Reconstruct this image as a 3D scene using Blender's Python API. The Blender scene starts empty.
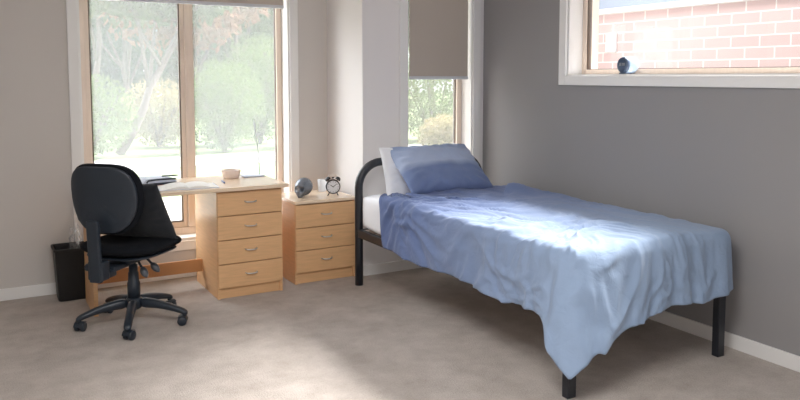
import bpy, bmesh, math, random
from mathutils import Vector, Matrix, noise
PI = math.pi
S = bpy.context.scene
C = S.collection
R = math.radians

# ------------------------------------------------------------------ helpers
def lin(c):
    c = c / 255.0
    return c / 12.92 if c <= 0.04045 else ((c + 0.055) / 1.055) ** 2.4
def rgb(r, g, b): return (lin(r), lin(g), lin(b), 1.0)

def mat(name, col, rough=0.6, metal=0.0, spec=0.5, var=0.0, vscale=8.0, bump=0.0, bscale=60.0, stretch=(1, 1, 1), trans=0.0, sheen=0.0, coat=0.0, alpha=1.0):
    m = bpy.data.materials.new(name); m.use_nodes = True
    nt = m.node_tree; N = nt.nodes; L = nt.links
    b = N['Principled BSDF']
    b.inputs['Base Color'].default_value = col
    b.inputs['Roughness'].default_value = rough
    b.inputs['Metallic'].default_value = metal
    b.inputs['Specular IOR Level'].default_value = spec
    b.inputs['Transmission Weight'].default_value = trans
    b.inputs['Sheen Weight'].default_value = sheen
    b.inputs['Coat Weight'].default_value = coat
    b.inputs['Alpha'].default_value = alpha
    tc = N.new('ShaderNodeTexCoord'); mp = N.new('ShaderNodeMapping')
    mp.inputs['Scale'].default_value = stretch
    L.new(tc.outputs['Object'], mp.inputs['Vector'])
    if var > 0:
        n = N.new('ShaderNodeTexNoise'); n.inputs['Scale'].default_value = vscale; n.inputs['Detail'].default_value = 4
        L.new(mp.outputs['Vector'], n.inputs['Vector'])
        mx = N.new('ShaderNodeMix'); mx.data_type = 'RGBA'
        mx.inputs['A'].default_value = [max(0, c * (1 - var)) for c in col[:3]] + [1]
        mx.inputs['B'].default_value = [min(1, c * (1 + var)) for c in col[:3]] + [1]
        rmp = N.new('ShaderNodeMapRange'); rmp.inputs['From Min'].default_value = 0.3; rmp.inputs['From Max'].default_value = 0.7
        L.new(n.outputs['Fac'], rmp.inputs['Value']); L.new(rmp.outputs['Result'], mx.inputs['Factor'])
        L.new(mx.outputs['Result'], b.inputs['Base Color'])
    if bump > 0:
        n2 = N.new('ShaderNodeTexNoise'); n2.inputs['Scale'].default_value = bscale; n2.inputs['Detail'].default_value = 3
        L.new(mp.outputs['Vector'], n2.inputs['Vector'])
        bp = N.new('ShaderNodeBump'); bp.inputs['Strength'].default_value = bump; bp.inputs['Distance'].default_value = 0.01
        L.new(n2.outputs['Fac'], bp.inputs['Height']); L.new(bp.outputs['Normal'], b.inputs['Normal'])
    return m

M = {}
M['wall'] = mat('wall_paint', rgb(204, 199, 195), 0.85, bump=0.05, bscale=250)
M['wall_lit'] = mat('lit_wall_paint', rgb(228, 225, 225), 0.85, bump=0.05, bscale=250)  # lighter tone carries the brightness of light on alcove and return walls
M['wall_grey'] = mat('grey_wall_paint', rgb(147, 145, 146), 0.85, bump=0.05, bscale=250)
M['white'] = mat('white_gloss_paint', rgb(232, 231, 230), 0.45)
M['ceiling'] = mat('ceiling_paint', rgb(235, 233, 230), 0.9)
M['wood'] = mat('beech_laminate', rgb(222, 178, 132), 0.42, var=0.07, vscale=7, stretch=(1.2, 1.2, 14))
M['wood_h'] = mat('beech_laminate_flat', rgb(222, 178, 132), 0.38, var=0.07, vscale=7, stretch=(1.2, 14, 14))
M['desktop'] = mat('desktop_glare_laminate', rgb(236, 212, 184), 0.22, var=0.04, vscale=7, stretch=(1.2, 14, 14), coat=0.6)  # whitened beech: window glare on the tops is put into the colour
M['wood_edge'] = mat('beech_edge_band', rgb(190, 136, 88), 0.45, var=0.05)
M['timber'] = mat('window_timber', rgb(228, 212, 198), 0.4, var=0.05, vscale=6, stretch=(10, 10, 1))
M['timber_dark'] = mat('window_seal', rgb(96, 80, 68), 0.5)
M['steel'] = mat('brushed_steel', rgb(214, 212, 208), 0.42, metal=0.9)
M['bedframe'] = mat('black_powder_coat', rgb(28, 32, 40), 0.35, coat=0.2)
M['chair_plastic'] = mat('chair_plastic', rgb(38, 46, 56), 0.38, bump=0.08, bscale=500)
M['chair_fabric'] = mat('chair_fabric', rgb(19, 22, 28), 0.95, bump=0.3, bscale=700, spec=.2)
M['cushion'] = mat('cushion_fabric', rgb(24, 28, 35), 0.95, bump=0.3, bscale=600, sheen=0.15)
M['grey_plastic'] = mat('grey_plastic', rgb(88, 92, 98), 0.3)
M['bin'] = mat('bin_plastic', rgb(20, 20, 22), 0.5)
M['sheet'] = mat('white_cotton', rgb(236, 238, 243), 0.9, bump=0.25, bscale=14)
M['pillow_white'] = mat('white_pillow_cotton', rgb(232, 234, 240), 0.9, bump=0.3, bscale=12)
M['blind'] = mat('blind_fabric', rgb(186, 176, 166), 0.9, bump=0.1, bscale=600)
M['blind_bar'] = mat('blind_bar', rgb(205, 208, 214), 0.4)
M['paper'] = mat('paper', rgb(240, 238, 234), 0.8)
M['dark_cover'] = mat('dark_cover', rgb(45, 52, 66), 0.6)
M['orange_cover'] = mat('orange_cover', rgb(205, 120, 55), 0.6)
M['folder'] = mat('pale_blue_folder', rgb(208, 216, 232), 0.5)
M['bowl'] = mat('pink_ceramic', rgb(236, 220, 212), 0.4)
M['bluepen'] = mat('blue_pen', rgb(70, 88, 140), 0.35)
M['pale_metal'] = mat('pale_grey_metal', rgb(196, 200, 208), 0.35)
M['skull'] = mat('gunmetal_glaze', rgb(118, 124, 134), 0.26, metal=0.45, var=0.2, vscale=30)
M['clock_black'] = mat('clock_black', rgb(28, 30, 36), 0.35, coat=0.3)
M['clock_face'] = mat('clock_face', rgb(225, 226, 230), 0.5)
M['clear'] = mat('clear_glass', (1, 1, 1, 1), 0.03, trans=0.0)
M['devface'] = mat('device_dark_face', rgb(72, 88, 112), 0.25)
M['devbody'] = mat('device_pale_blue', rgb(186, 208, 232), 0.3)
M['devdigit'] = mat('device_digits', rgb(160, 165, 170), 0.4)
M['cladding'] = mat('blue_grey_cladding', rgb(140, 155, 175), 0.5)
M['render_cream'] = mat('cream_render', rgb(226, 214, 196), 0.85, bump=0.2, bscale=80)
M['concrete'] = mat('pale_concrete', rgb(186, 182, 176), 0.9, var=0.06, vscale=2)
M['road'] = mat('asphalt', rgb(150, 150, 152), 0.9, var=0.05, vscale=2)
M['lawn'] = mat('lawn_grass', rgb(104, 124, 76), 0.95, var=0.25, vscale=3, bump=0.6, bscale=40)
M['bark'] = mat('pale_bark', rgb(104, 92, 88), 0.9, var=0.15, vscale=5)
def leafmat(name, col, tr=0.35):
    m = bpy.data.materials.new(name); m.use_nodes = True
    nt = m.node_tree; N = nt.nodes; L = nt.links; N.remove(N['Principled BSDF'])
    d = N.new('ShaderNodeBsdfDiffuse'); t = N.new('ShaderNodeBsdfTranslucent'); x = N.new('ShaderNodeMixShader')
    tc = N.new('ShaderNodeTexCoord'); n = N.new('ShaderNodeTexNoise'); n.inputs['Scale'].default_value = 2.2
    L.new(tc.outputs['Object'], n.inputs['Vector'])
    mx = N.new('ShaderNodeMix'); mx.data_type = 'RGBA'
    mx.inputs['A'].default_value = [c * .6 for c in col[:3]] + [1]; mx.inputs['B'].default_value = [min(1, c * 1.5) for c in col[:3]] + [1]
    L.new(n.outputs['Fac'], mx.inputs['Factor'])
    L.new(mx.outputs['Result'], d.inputs['Color']); L.new(mx.outputs['Result'], t.inputs['Color'])
    x.inputs[0].default_value = tr
    L.new(d.outputs[0], x.inputs[1]); L.new(t.outputs[0], x.inputs[2]); L.new(x.outputs[0], N['Material Output'].inputs[0])
    return m
M['leaf_gum'] = leafmat('gum_leaves', rgb(96, 104, 76))
M['leaf_rust'] = leafmat('rusty_gum_leaves', rgb(140, 108, 88))
M['leaf_bright'] = leafmat('bright_shrub_leaves', rgb(112, 130, 80))
M['leaf_dark'] = leafmat('dark_leaves', rgb(68, 84, 64))
M['leaf_dry'] = leafmat('dry_grass_leaves', rgb(158, 148, 112))

# carpet: loop pile with soft worn blotches
def carpet():
    m = mat('carpet_pile', rgb(158, 144, 134), 0.98, spec=0.1)
    nt = m.node_tree; N = nt.nodes; L = nt.links; b = N['Principled BSDF']
    tc = N.new('ShaderNodeTexCoord')
    n1 = N.new('ShaderNodeTexNoise'); n1.inputs['Scale'].default_value = 5.0; n1.inputs['Detail'].default_value = 5; n1.inputs['Roughness'].default_value = 0.65
    n2 = N.new('ShaderNodeTexNoise'); n2.inputs['Scale'].default_value = 140; n2.inputs['Detail'].default_value = 3
    L.new(tc.outputs['Object'], n1.inputs['Vector']); L.new(tc.outputs['Object'], n2.inputs['Vector'])
    a = N.new('ShaderNodeMath'); a.operation = 'MULTIPLY_ADD'; a.inputs[1].default_value = 0.6
    L.new(n1.outputs['Fac'], a.inputs[0]); 
    c = N.new('ShaderNodeMath'); c.operation = 'MULTIPLY'; c.inputs[1].default_value = 0.4
    L.new(n2.outputs['Fac'], c.inputs[0]); L.new(c.outputs[0], a.inputs[2])
    cr = N.new('ShaderNodeValToRGB'); e = cr.color_ramp.elements
    e[0].position = 0.30; e[0].color = rgb(158, 149, 142); e[1].position = 0.64; e[1].color = rgb(194, 186, 180)
    L.new(a.outputs[0], cr.inputs['Fac']); L.new(cr.outputs['Color'], b.inputs['Base Color'])
    bp = N.new('ShaderNodeBump'); bp.inputs['Strength'].default_value = 0.7; bp.inputs['Distance'].default_value = 0.006
    L.new(n2.outputs['Fac'], bp.inputs['Height']); L.new(bp.outputs['Normal'], b.inputs['Normal'])
    return m
M['carpet'] = carpet()

def bricks():
    m = mat('red_brickwork', rgb(170, 120, 110), 0.9)
    nt = m.node_tree; N = nt.nodes; L = nt.links; b = N['Principled BSDF']
    tc = N.new('ShaderNodeTexCoord'); sp = N.new('ShaderNodeSeparateXYZ'); cb = N.new('ShaderNodeCombineXYZ')
    L.new(tc.outputs['Object'], sp.inputs[0]); L.new(sp.outputs['Y'], cb.inputs['X']); L.new(sp.outputs['Z'], cb.inputs['Y'])
    br = N.new('ShaderNodeTexBrick'); br.offset = 0.5
    br.inputs['Scale'].default_value = 1.0; br.inputs['Brick Width'].default_value = 0.24; br.inputs['Row Height'].default_value = 0.086
    br.inputs['Mortar Size'].default_value = 0.006; br.inputs['Mortar Smooth'].default_value = 0.1; br.inputs['Bias'].default_value = 0
    br.inputs['Color1'].default_value = rgb(208, 180, 176); br.inputs['Color2'].default_value = rgb(201, 171, 168); br.inputs['Mortar'].default_value = rgb(226, 222, 216)
    L.new(cb.outputs[0], br.inputs['Vector']); L.new(br.outputs['Color'], b.inputs['Base Color'])
    return m
M['brick'] = bricks()

# window glass with a translucent layer standing in for veiling glare
def glassmat(name, haze):
    m = bpy.data.materials.new(name); m.use_nodes = True
    nt = m.node_tree; N = nt.nodes; L = nt.links; N.remove(N['Principled BSDF'])
    t = N.new('ShaderNodeBsdfTransparent'); g = N.new('ShaderNodeBsdfGlossy'); g.inputs['Roughness'].default_value = 0.02
    h = N.new('ShaderNodeBsdfTranslucent'); h.inputs['Color'].default_value = (0.95, 0.97, 1, 1)
    x = N.new('ShaderNodeMixShader'); x.inputs[0].default_value = haze
    L.new(t.outputs[0], x.inputs[1]); L.new(h.outputs[0], x.inputs[2])
    y = N.new('ShaderNodeMixShader'); y.inputs[0].default_value = 0.04
    L.new(x.outputs[0], y.inputs[1]); L.new(g.outputs[0], y.inputs[2]); L.new(y.outputs[0], N['Material Output'].inputs[0])
    return m
M['glass'] = glassmat('hazy_window_glass', 0.22)
M['glass_low_haze'] = glassmat('window_glass', 0.042)
M['tumbler'] = glassmat('frosted_tumbler_glass', 0.65)
M['liner'] = glassmat('clear_bin_liner', 0.16)

# dip-dyed blue bed linen: tone runs along one object axis
def linen(name, stops, axis, lo, hi):
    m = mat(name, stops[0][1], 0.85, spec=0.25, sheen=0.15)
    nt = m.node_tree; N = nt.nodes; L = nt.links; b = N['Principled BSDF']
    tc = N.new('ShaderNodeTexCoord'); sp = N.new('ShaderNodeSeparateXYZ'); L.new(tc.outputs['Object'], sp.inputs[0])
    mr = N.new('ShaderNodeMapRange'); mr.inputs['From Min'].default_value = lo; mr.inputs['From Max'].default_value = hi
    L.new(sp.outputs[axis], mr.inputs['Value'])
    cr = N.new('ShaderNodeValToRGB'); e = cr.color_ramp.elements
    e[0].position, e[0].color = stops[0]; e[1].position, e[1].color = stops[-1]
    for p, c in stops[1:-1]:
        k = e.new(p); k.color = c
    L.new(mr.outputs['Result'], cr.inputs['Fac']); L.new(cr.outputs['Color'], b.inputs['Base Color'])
    n = N.new('ShaderNodeTexNoise'); n.inputs['Scale'].default_value = 16; n.inputs['Detail'].default_value = 3; n.inputs['Distortion'].default_value = 0.8
    L.new(tc.outputs['Object'], n.inputs['Vector'])
    bp = N.new('ShaderNodeBump'); bp.inputs['Strength'].default_value = 0.25; bp.inputs['Distance'].default_value = 0.02
    L.new(n.outputs['Fac'], bp.inputs['Height']); L.new(bp.outputs['Normal'], b.inputs['Normal'])
    return m

# ---- geometry
def box(bm, a, b, mtx=None):
    x0, y0, z0 = a; x1, y1, z1 = b
    vs = [bm.verts.new(v) for v in [(x0, y0, z0), (x1, y0, z0), (x1, y1, z0), (x0, y1, z0), (x0, y0, z1), (x1, y0, z1), (x1, y1, z1), (x0, y1, z1)]]
    for f in [(0, 3, 2, 1), (4, 5, 6, 7), (0, 1, 5, 4), (1, 2, 6, 5), (2, 3, 7, 6), (3, 0, 4, 7)]:
        bm.faces.new([vs[i] for i in f])
    if mtx:
        for v in vs: v.co = mtx @ v.co
    return vs
def tube(bm, pts, r, n=14, cap=True, closed=False, sx=1.0):
    pts = [Vector(p) for p in pts]; rings = []; k = len(pts)
    rr = r if isinstance(r, (list, tuple)) else [r] * k
    up = None
    for i, p in enumerate(pts):
        if closed: t = pts[(i + 1) % k] - pts[i - 1]
        else: t = pts[min(i + 1, k - 1)] - pts[max(i - 1, 0)]
        t.normalize()
        if up is None:
            up = Vector((0, 0, 1)) if abs(t.z) < 0.9 else Vector((0, 1, 0))
        a = t.cross(up).normalized(); b = a.cross(t).normalized(); up = b
        rings.append([bm.verts.new(p + a * math.cos(2 * PI * j / n) * rr[i] * sx + b * math.sin(2 * PI * j / n) * rr[i]) for j in range(n)])
    for i in range(k if closed else k - 1):
        A, B = rings[i], rings[(i + 1) % k]
        for j in range(n): bm.faces.new([A[j], A[(j + 1) % n], B[(j + 1) % n], B[j]])
    if cap and not closed:
        bm.faces.new(rings[0][::-1]); bm.faces.new(rings[-1])
def lathe(bm, prof, c=(0, 0, 0), n=28, mtx=None, capb=True, capt=True):
    rings = []; allv = []
    for r, z in prof:
        ring = [bm.verts.new((c[0] + r * math.cos(2 * PI * j / n), c[1] + r * math.sin(2 * PI * j / n), c[2] + z)) for j in range(n)]
        rings.append(ring); allv += ring
    for A, B in zip(rings, rings[1:]):
        for j in range(n): bm.faces.new([A[j], A[(j + 1) % n], B[(j + 1) % n], B[j]])
    if capb: bm.faces.new(rings[0][::-1])
    if capt: bm.faces.new(rings[-1])
    if mtx:
        for v in allv: v.co = mtx @ v.co
def arc(c, r, a0, a1, n, plane='xz'):
    out = []
    for i in range(n + 1):
        a = a0 + (a1 - a0) * i / n; u, v = r * math.cos(a), r * math.sin(a)
        out.append((c[0] + u, c[1], c[2] + v) if plane == 'xz' else (c[0] + u, c[1] + v, c[2]))
    return out

def chain_offset(p):
    o = Vector((0, 0, 0))
    while p: o += p.location; p = p.parent
    return o
def obj(name, bm, m, parent=None, smooth=False, bevel=0.0, sub=0, local=False, base=None, seg=2):
    """link bm as ONE mesh object; vertices are given in world space unless local"""
    if not local:
        if parent is None:
            if base is None:
                lo = Vector([min(v.co[i] for v in bm.verts) for i in range(3)]); hi = Vector([max(v.co[i] for v in bm.verts) for i in range(3)])
                base = ((lo.x + hi.x) / 2, (lo.y + hi.y) / 2, lo.z)
            off = Vector(base)
        else: off = chain_offset(parent)
        bmesh.ops.translate(bm, verts=bm.verts, vec=-off)
    bmesh.ops.recalc_face_normals(bm, faces=bm.faces)
    me = bpy.data.meshes.new(name); bm.to_mesh(me); bm.free()
    for mm in (m if isinstance(m, list) else [m]): me.materials.append(mm)
    o = bpy.data.objects.new(name, me); C.objects.link(o)
    if parent: o.parent = parent
    elif not local: o.location = off
    if smooth:
        for p in me.polygons: p.use_smooth = True
    if bevel:
        b = o.modifiers.new('bevel', 'BEVEL'); b.width = bevel; b.segments = seg; b.limit_method = 'ANGLE'; b.angle_limit = R(40)
    if sub:
        s = o.modifiers.new('sub', 'SUBSURF'); s.levels = sub; s.render_levels = sub
    return o
def tag(o, label=None, cat=None, group=None, kind=None):
    if label: o['label'] = label
    if cat: o['category'] = cat
    if group: o['group'] = group
    if kind: o['kind'] = kind
    return o
def thing(name, loc, label, cat, group=None, rz=0):
    o = bpy.data.objects.new(name, None); C.objects.link(o); o.location = loc; o.rotation_euler = (0, 0, rz)
    o.empty_display_size = 0.1
    return tag(o, label, cat, group)
def struct(name, bm, m, parent=None, **k):
    o = obj(name, bm, m, parent, **k)
    if not parent: o['kind'] = 'structure'
    return o
def bxo(name, a, b, m, parent=None, **k):
    bm = bmesh.new(); box(bm, a, b); return obj(name, bm, m, parent, **k)
def bxs(name, boxes, m, parent=None, **k):
    bm = bmesh.new()
    for a, b in boxes: box(bm, a, b)
    return struct(name, bm, m, parent, **k)

# ------------------------------------------------------------------ room
D1, D2, W, XR, H = 5.345, 4.739, 3.441, 2.398, 2.55
XL, YB, T = -0.62, -0.9, 0.20
w1x0, w1x1, w1z0, w1z1 = 0.624, 2.089, 0.262, 2.14     # big window opening
w2x0, w2x1, w2z0, w2z1 = 2.757, 3.338, 0.262, 2.14     # narrow window opening
w3y0, w3y1, w3z0, w3z1 = 1.35, 3.796, 1.430, 2.14      # side window opening

bxs('floor', [((XL - .2, YB - .2, -.1), (W + T, D1 + T, 0))], M['carpet'], base=(0, 0, 0))
bxs('ceiling', [((XL - .2, YB - .2, H), (W + T, D1 + T, H + .12))], M['ceiling'])
def wall_xz(name, x0, x1, y, holes, m):
    bm = bmesh.new(); cuts = sorted(holes)
    x = x0
    for hx0, hx1, z0, z1 in cuts:
        box(bm, (x, y, 0), (hx0, y + T, H)); box(bm, (hx0, y, 0), (hx1, y + T, z0)); box(bm, (hx0, y, z1), (hx1, y + T, H)); x = hx1
    box(bm, (x, y, 0), (x1, y + T, H))
    return struct(name, bm, m)
wall_xz('wall_back', XL, XR + .2, D1, [(w1x0, w1x1, w1z0, w1z1)], M['wall'])
wall_xz('wall_alcove', XR, W + T, D2, [(w2x0, w2x1, w2z0, w2z1)], M['wall_lit'])
bxs('wall_return', [((XR, D2 + T, 0), (XR + T, D1, H))], M['wall_lit'])
bm = bmesh.new()
box(bm, (W, YB, 0), (W + T, w3y0, H)); box(bm, (W, w3y0, 0), (W + T, w3y1, w3z0)); box(bm, (W, w3y0, w3z1), (W + T, w3y1, H)); box(bm, (W, w3y1, 0), (W + T, D2, H))
struct('wall_right', bm, M['wall_grey'])
# left wall and the wall behind the camera, each with its opening
bxs('wall_left', [((XL - .15, YB, 0), (XL, D1 + T, H))], M['wall'])
bm = bmesh.new()
rx0, rx1, rz0, rz1 = 0.2, 2.6, 0.5, 2.2
box(bm, (XL, YB - .15, 0), (rx0, YB, H)); box(bm, (rx1, YB - .15, 0), (W, YB, H)); box(bm, (rx0, YB - .15, 0), (rx1, YB, rz0)); box(bm, (rx0, YB - .15, rz1), (rx1, YB, H))
struct('wall_front', bm, M['wall'])

BBH, BBT = 0.076, 0.015
bxs('baseboard_back', [((XL, D1 - BBT, 0), (XR, D1, BBH))], M['white'], bevel=.003)
bxs('baseboard_return', [((XR - BBT, D2 - BBT, 0), (XR, D1 - BBT, BBH))], M['white'], bevel=.003)
bxs('baseboard_alcove', [((XR, D2 - BBT, 0), (W - BBT, D2, BBH))], M['white'], bevel=.003)
bxs('baseboard_right', [((W - BBT, YB, 0), (W, D2 - BBT, BBH))], M['white'], bevel=.003)
bxs('baseboard_left', [((XL, YB, 0), (XL + BBT, D1 - BBT, BBH))], M['white'], bevel=.003)

def frame4(bm, x0, x1, z0, z1, w, y0, y1, wb=None):
    wb = w if wb is None else wb
    box(bm, (x0, y0, z0), (x0 + w, y1, z1)); box(bm, (x1 - w, y0, z0), (x1, y1, z1))
    box(bm, (x0 + w, y0, z0), (x1 - w, y1, z0 + wb)); box(bm, (x0 + w, y0, z1 - w), (x1 - w, y1, z1))
bxs('trim_added_eave', [((XL - .8, YB - .8, H + .13), (4.2, D1 + T + .55, H + .25))], M['white'])   # eave slab out of view, added to shade the brick wall
def window_back(name, x0, x1, z0, z1, y, mull, cw, lo):
    root = bpy.data.objects.new(name, None); C.objects.link(root); root.location = ((x0 + x1) / 2, y, z0); root['kind'] = 'structure'
    bm = bmesh.new(); j = .012                                     # white jamb lining and sill board
    frame4(bm, x0, x1, z0, z1, j, y - .002, y + .135, .02); obj('reveal_lining', bm, M['white'], root)
    bm = bmesh.new(); frame4(bm, x0 - cw, x1 + cw, z0 - .066, z1 + .066, cw, y - .018, y, .066)
    obj('casing', bm, M['white'], root, bevel=.003)
    fx0, fx1, fz0, fz1 = x0 + j, x1 - j, z0 + .02, z1 - j
    bm = bmesh.new(); frame4(bm, fx0, fx1, fz0, fz1, .042, y + .125, y + .185, .05)
    if mull: box(bm, (mull[0], y + .125, fz0 + .05), (mull[1], y + .185, fz1 - .042))
    obj('window_frame', bm, M['timber'], root, bevel=.003)
    panes = [(fx0 + .042, mull[0]), (mull[1], fx1 - .042)] if mull else [(fx0 + .042, fx1 - .042)]
    for k, (a, b) in enumerate(panes):
        if k == 0 and mull:                                        # the opening sash on the left
            bm = bmesh.new(); frame4(bm, a, b, fz0 + .05, fz1 - .042, .03, y + .14, y + .18, .04)
            obj('sash', bm, M['timber'], root, bevel=.002)
            bm = bmesh.new(); frame4(bm, a + .03, b - .03, fz0 + .09, fz1 - .072, .008, y + .145, y + .175); obj('glazing_seal', bm, M['timber_dark'], root)
        else:
            bm = bmesh.new(); frame4(bm, a, b, fz0 + .05, fz1 - .042, .004, y + .145, y + .175); obj('glazing_seal', bm, M['timber_dark'], root)
        bm = bmesh.new(); vs = [bm.verts.new(v) for v in [(a, y + .16, fz0 + .05), (b, y + .16, fz0 + .05), (b, y + .16, fz1 - .04), (a, y + .16, fz1 - .04)]]; bm.faces.new(vs)
        obj('window_pane', bm, M['glass'], root)
    return root
window_back('window_1', w1x0, w1x1, w1z0, w1z1, D1, (1.343, 1.405), .066, 0)
window_back('window_2', w2x0, w2x1, w2z0, w2z1, D2, None, .064, 0)
# side window
root = bpy.data.objects.new('window_3', None); C.objects.link(root); root.location = (W, (w3y0 + w3y1) / 2, w3z0); root['kind'] = 'structure'
def frameY(bm, y0, y1, z0, z1, w, x0, x1, wb):
    box(bm, (x0, y0, z0), (x1, y0 + w, z1)); box(bm, (x0, y1 - w, z0), (x1, y1, z1))
    box(bm, (x0, y0 + w, z0), (x1, y1 - w, z0 + wb)); box(bm, (x0, y0 + w, z1 - w), (x1, y1 - w, z1))
bm = bmesh.new(); frameY(bm, w3y0, w3y1, w3z0, w3z1, .012, W - .002, W + .125, .012); obj('reveal_lining', bm, M['white'], root)
bm = bmesh.new(); frameY(bm, w3y0 - .064, w3y1 + .066, w3z0 - .06, w3z1 + .064, .064, W - .02, W, .062); obj('casing', bm, M['white'], root, bevel=.003)
bm = bmesh.new(); frameY(bm, w3y0 + .012, w3y1 - .012, w3z0 + .012, w3z1 - .012, .035, W + .115, W + .165, .03); obj('window_frame', bm, M['timber'], root, bevel=.003)
bm = bmesh.new(); frameY(bm, w3y0 + .047, w3y1 - .047, w3z0 + .042, w3z1 - .047, .006, W + .125, W + .16, .004); obj('glazing_seal', bm, M['timber_dark'], root)
bm = bmesh.new(); bm.faces.new([bm.verts.new(v) for v in [(W + .145, w3y0 + .04, w3z0 + .04), (W + .145, w3y1 - .04, w3z0 + .04), (W + .145, w3y1 - .04, w3z1 - .04), (W + .145, w3y0 + .04, w3z1 - .04)]]); obj('window_pane', bm, M['glass_low_haze'], root)
bm = bmesh.new(); frameY(bm, w3y0 - .0, w3y1 + .0, w3z0, w3z1, .012, W + .166, W + .26, .012); obj('outer_reveal', bm, M['render_cream'], root)
# window behind the camera, frame only seen from other positions
root = bpy.data.objects.new('window_4', None); C.objects.link(root); root.location = ((rx0 + rx1) / 2, YB, rz0); root['kind'] = 'structure'
bm = bmesh.new(); frame4(bm, rx0, rx1, rz0, rz1, .05, YB - .1, YB - .05); box(bm, ((rx0 + rx1) / 2 - .03, YB - .1, rz0 + .05), ((rx0 + rx1) / 2 + .03, YB - .05, rz1 - .05)); obj('window_frame', bm, M['timber'], root)

# ------------------------------------------------------------------ roller blinds
def blind(x0, x1, y, zb, zt, label):
    t = thing('roller_blind', ((x0 + x1) / 2, y, zt), label, 'blind')
    bm = bmesh.new(); tube(bm, [(x0, y, zt), (x1, y, zt)], .022); obj('roller_tube', bm, M['blind_bar'], t, smooth=True)
    bxo('blind_fabric', (x0 + .008, y - .023, zb + .012), (x1 - .008, y - .021, zt), M['blind'], t)
    bxo('bottom_bar', (x0 + .006, y - .030, zb - .012), (x1 - .006, y - .015, zb + .012), M['blind_bar'], t, bevel=.004)
    for x in (x0, x1): bxo('bracket', (x - .004, y - .03, zt - .03), (x + .004, y + .03, zt + .03), M['timber'], t)
blind(.650, 2.066, D1 + .05, 1.945, 2.095, 'greige roller blind rolled almost up above the desk, over the big window')
blind(2.785, 3.318, D2 + .045, 1.417, 2.095, 'greige roller blind pulled halfway down the narrow window by the bed head')

# ------------------------------------------------------------------ desk
dx0, dx1, dyf, dyb, dh = 0.565, 1.795, 4.625, 5.235, 0.726
desk = thing('desk', (1.16, 4.95, 0), 'light beech computer desk with a four-drawer pedestal, standing under the big window', 'desk')
bxo('desktop', (dx0, dyf, dh - .025), (dx1, dyb, dh), M['desktop'], desk, bevel=.004)
bxo('side_panel', (.586, 4.70, 0), (.611, 5.08, dh - .025), M['wood'], desk, bevel=.002)
bxo('modesty_panel', (.611, 5.04, .105), (1.335, 5.06, .190), M['wood_edge'], desk, bevel=.002)
# pedestal carcass: sides, back, plinth, top rail
px0, px1, pyf, pyb = 1.325, 1.762, 4.675, 5.20
bm = bmesh.new()
box(bm, (px0, pyf, 0), (px0 + .018, pyb, dh - .025)); box(bm, (px1 - .018, pyf, 0), (px1, pyb, dh - .025))
box(bm, (px0 + .018, pyb - .012, .04), (px1 - .018, pyb, dh - .025)); box(bm, (px0 + .018, pyf + .012, .0), (px1 - .018, pyf + .03, .068))
box(bm, (px0 + .018, pyf + .012, .068), (px1 - .018, pyb - .012, .08)); box(bm, (px0 + .018, pyf + .01, dh - .04), (px1 - .018, pyb - .012, dh - .025))
obj('pedestal', bm, M['wood'], desk, bevel=.0015)
def handle(bm, xc, y, z, w=.075):
    pts = []
    for i in range(11):
        a = PI * i / 10
        pts.append((xc - w / 2 * math.cos(a), y - .024 * math.sin(a) ** .6, z - .004 * math.sin(a)))
    tube(bm, pts, .0045, n=8, sx=1)
def drawers(parent, x0, x1, y, zs, th=.018):
    for z0, z1 in zs:
        d = bxo('drawer', (x0 + .003, y, z0 + .0025), (x1 - .003, y + th, z1 - .0025), M['wood_h'], parent, bevel=.0025)
        bm = bmesh.new(); handle(bm, (x0 + x1) / 2, y, (z0 + z1) / 2 + .01); obj('handle', bm, M['steel'], d, smooth=True)
drawers(desk, px0, px1, pyf - .012, [(.07, .226), (.226, .382), (.382, .538), (.538, .694)])

# nightstand
nx0, nx1, nyf, nyb, nh = 1.885, 2.345, 4.755, 5.17, .5785
ns = thing('nightstand', ((nx0 + nx1) / 2, (nyf + nyb) / 2, 0), 'light beech three-drawer bedside cabinet between the desk and the bed', 'cabinet')
bxo('cabinet_top', (nx0 - .004, nyf - .016, nh - .022), (nx1 + .004, nyb, nh), M['desktop'], ns, bevel=.004)
bm = bmesh.new()
box(bm, (nx0, nyf, 0), (nx0 + .018, nyb, nh - .022)); box(bm, (nx1 - .018, nyf, 0), (nx1, nyb, nh - .022))
box(bm, (nx0 + .018, nyb - .012, .03), (nx1 - .018, nyb, nh - .022)); box(bm, (nx0 + .018, nyf + .015, 0), (nx1 - .018, nyf + .032, .07)); box(bm, (nx0 + .018, nyf + .012, .07), (nx1 - .018, nyb - .012, .08))
obj('cabinet_body', bm, M['wood'], ns, bevel=.0015)
drawers(ns, nx0, nx1, nyf - .012, [(.078, .234), (.234, .391), (.391, .552)])

# ------------------------------------------------------------------ bed
bx0, bx1, byh, byf = 2.268, 3.275, 4.545, 2.455
bed = thing('bed_frame', ((bx0 + bx1) / 2, (byh + byf) / 2, 0), 'black metal single bed frame with an arched tube headboard along the grey wall', 'bed')
r = .17
pts = [(bx0, byh, 0), (bx0, byh, .2), (bx0, byh, .45)] + [(bx0 + r + r * math.cos(PI - a * PI / 16), byh, (.842 - r) + r * math.sin(a * PI / 16)) for a in range(0, 9)] + [(bx1 - r + r * math.cos(PI / 2 - a * PI / 16), byh, (.842 - r) + r * math.sin(PI / 2 - a * PI / 16)) for a in range(0, 9)] + [(bx1, byh, .45), (bx1, byh, .2), (bx1, byh, 0)]
bm = bmesh.new(); tube(bm, pts, .028, n=18); obj('headboard', bm, M['bedframe'], bed, smooth=True)
bxo('head_rail', (bx0 + .02, byh - .015, .335), (bx1 - .02, byh + .015, .385), M['bedframe'], bed, bevel=.004)
bxo('side_rail', (bx0 - .02, byf, .335), (bx0 + .015, byh - .02, .39), M['bedframe'], bed, bevel=.004)
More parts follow.
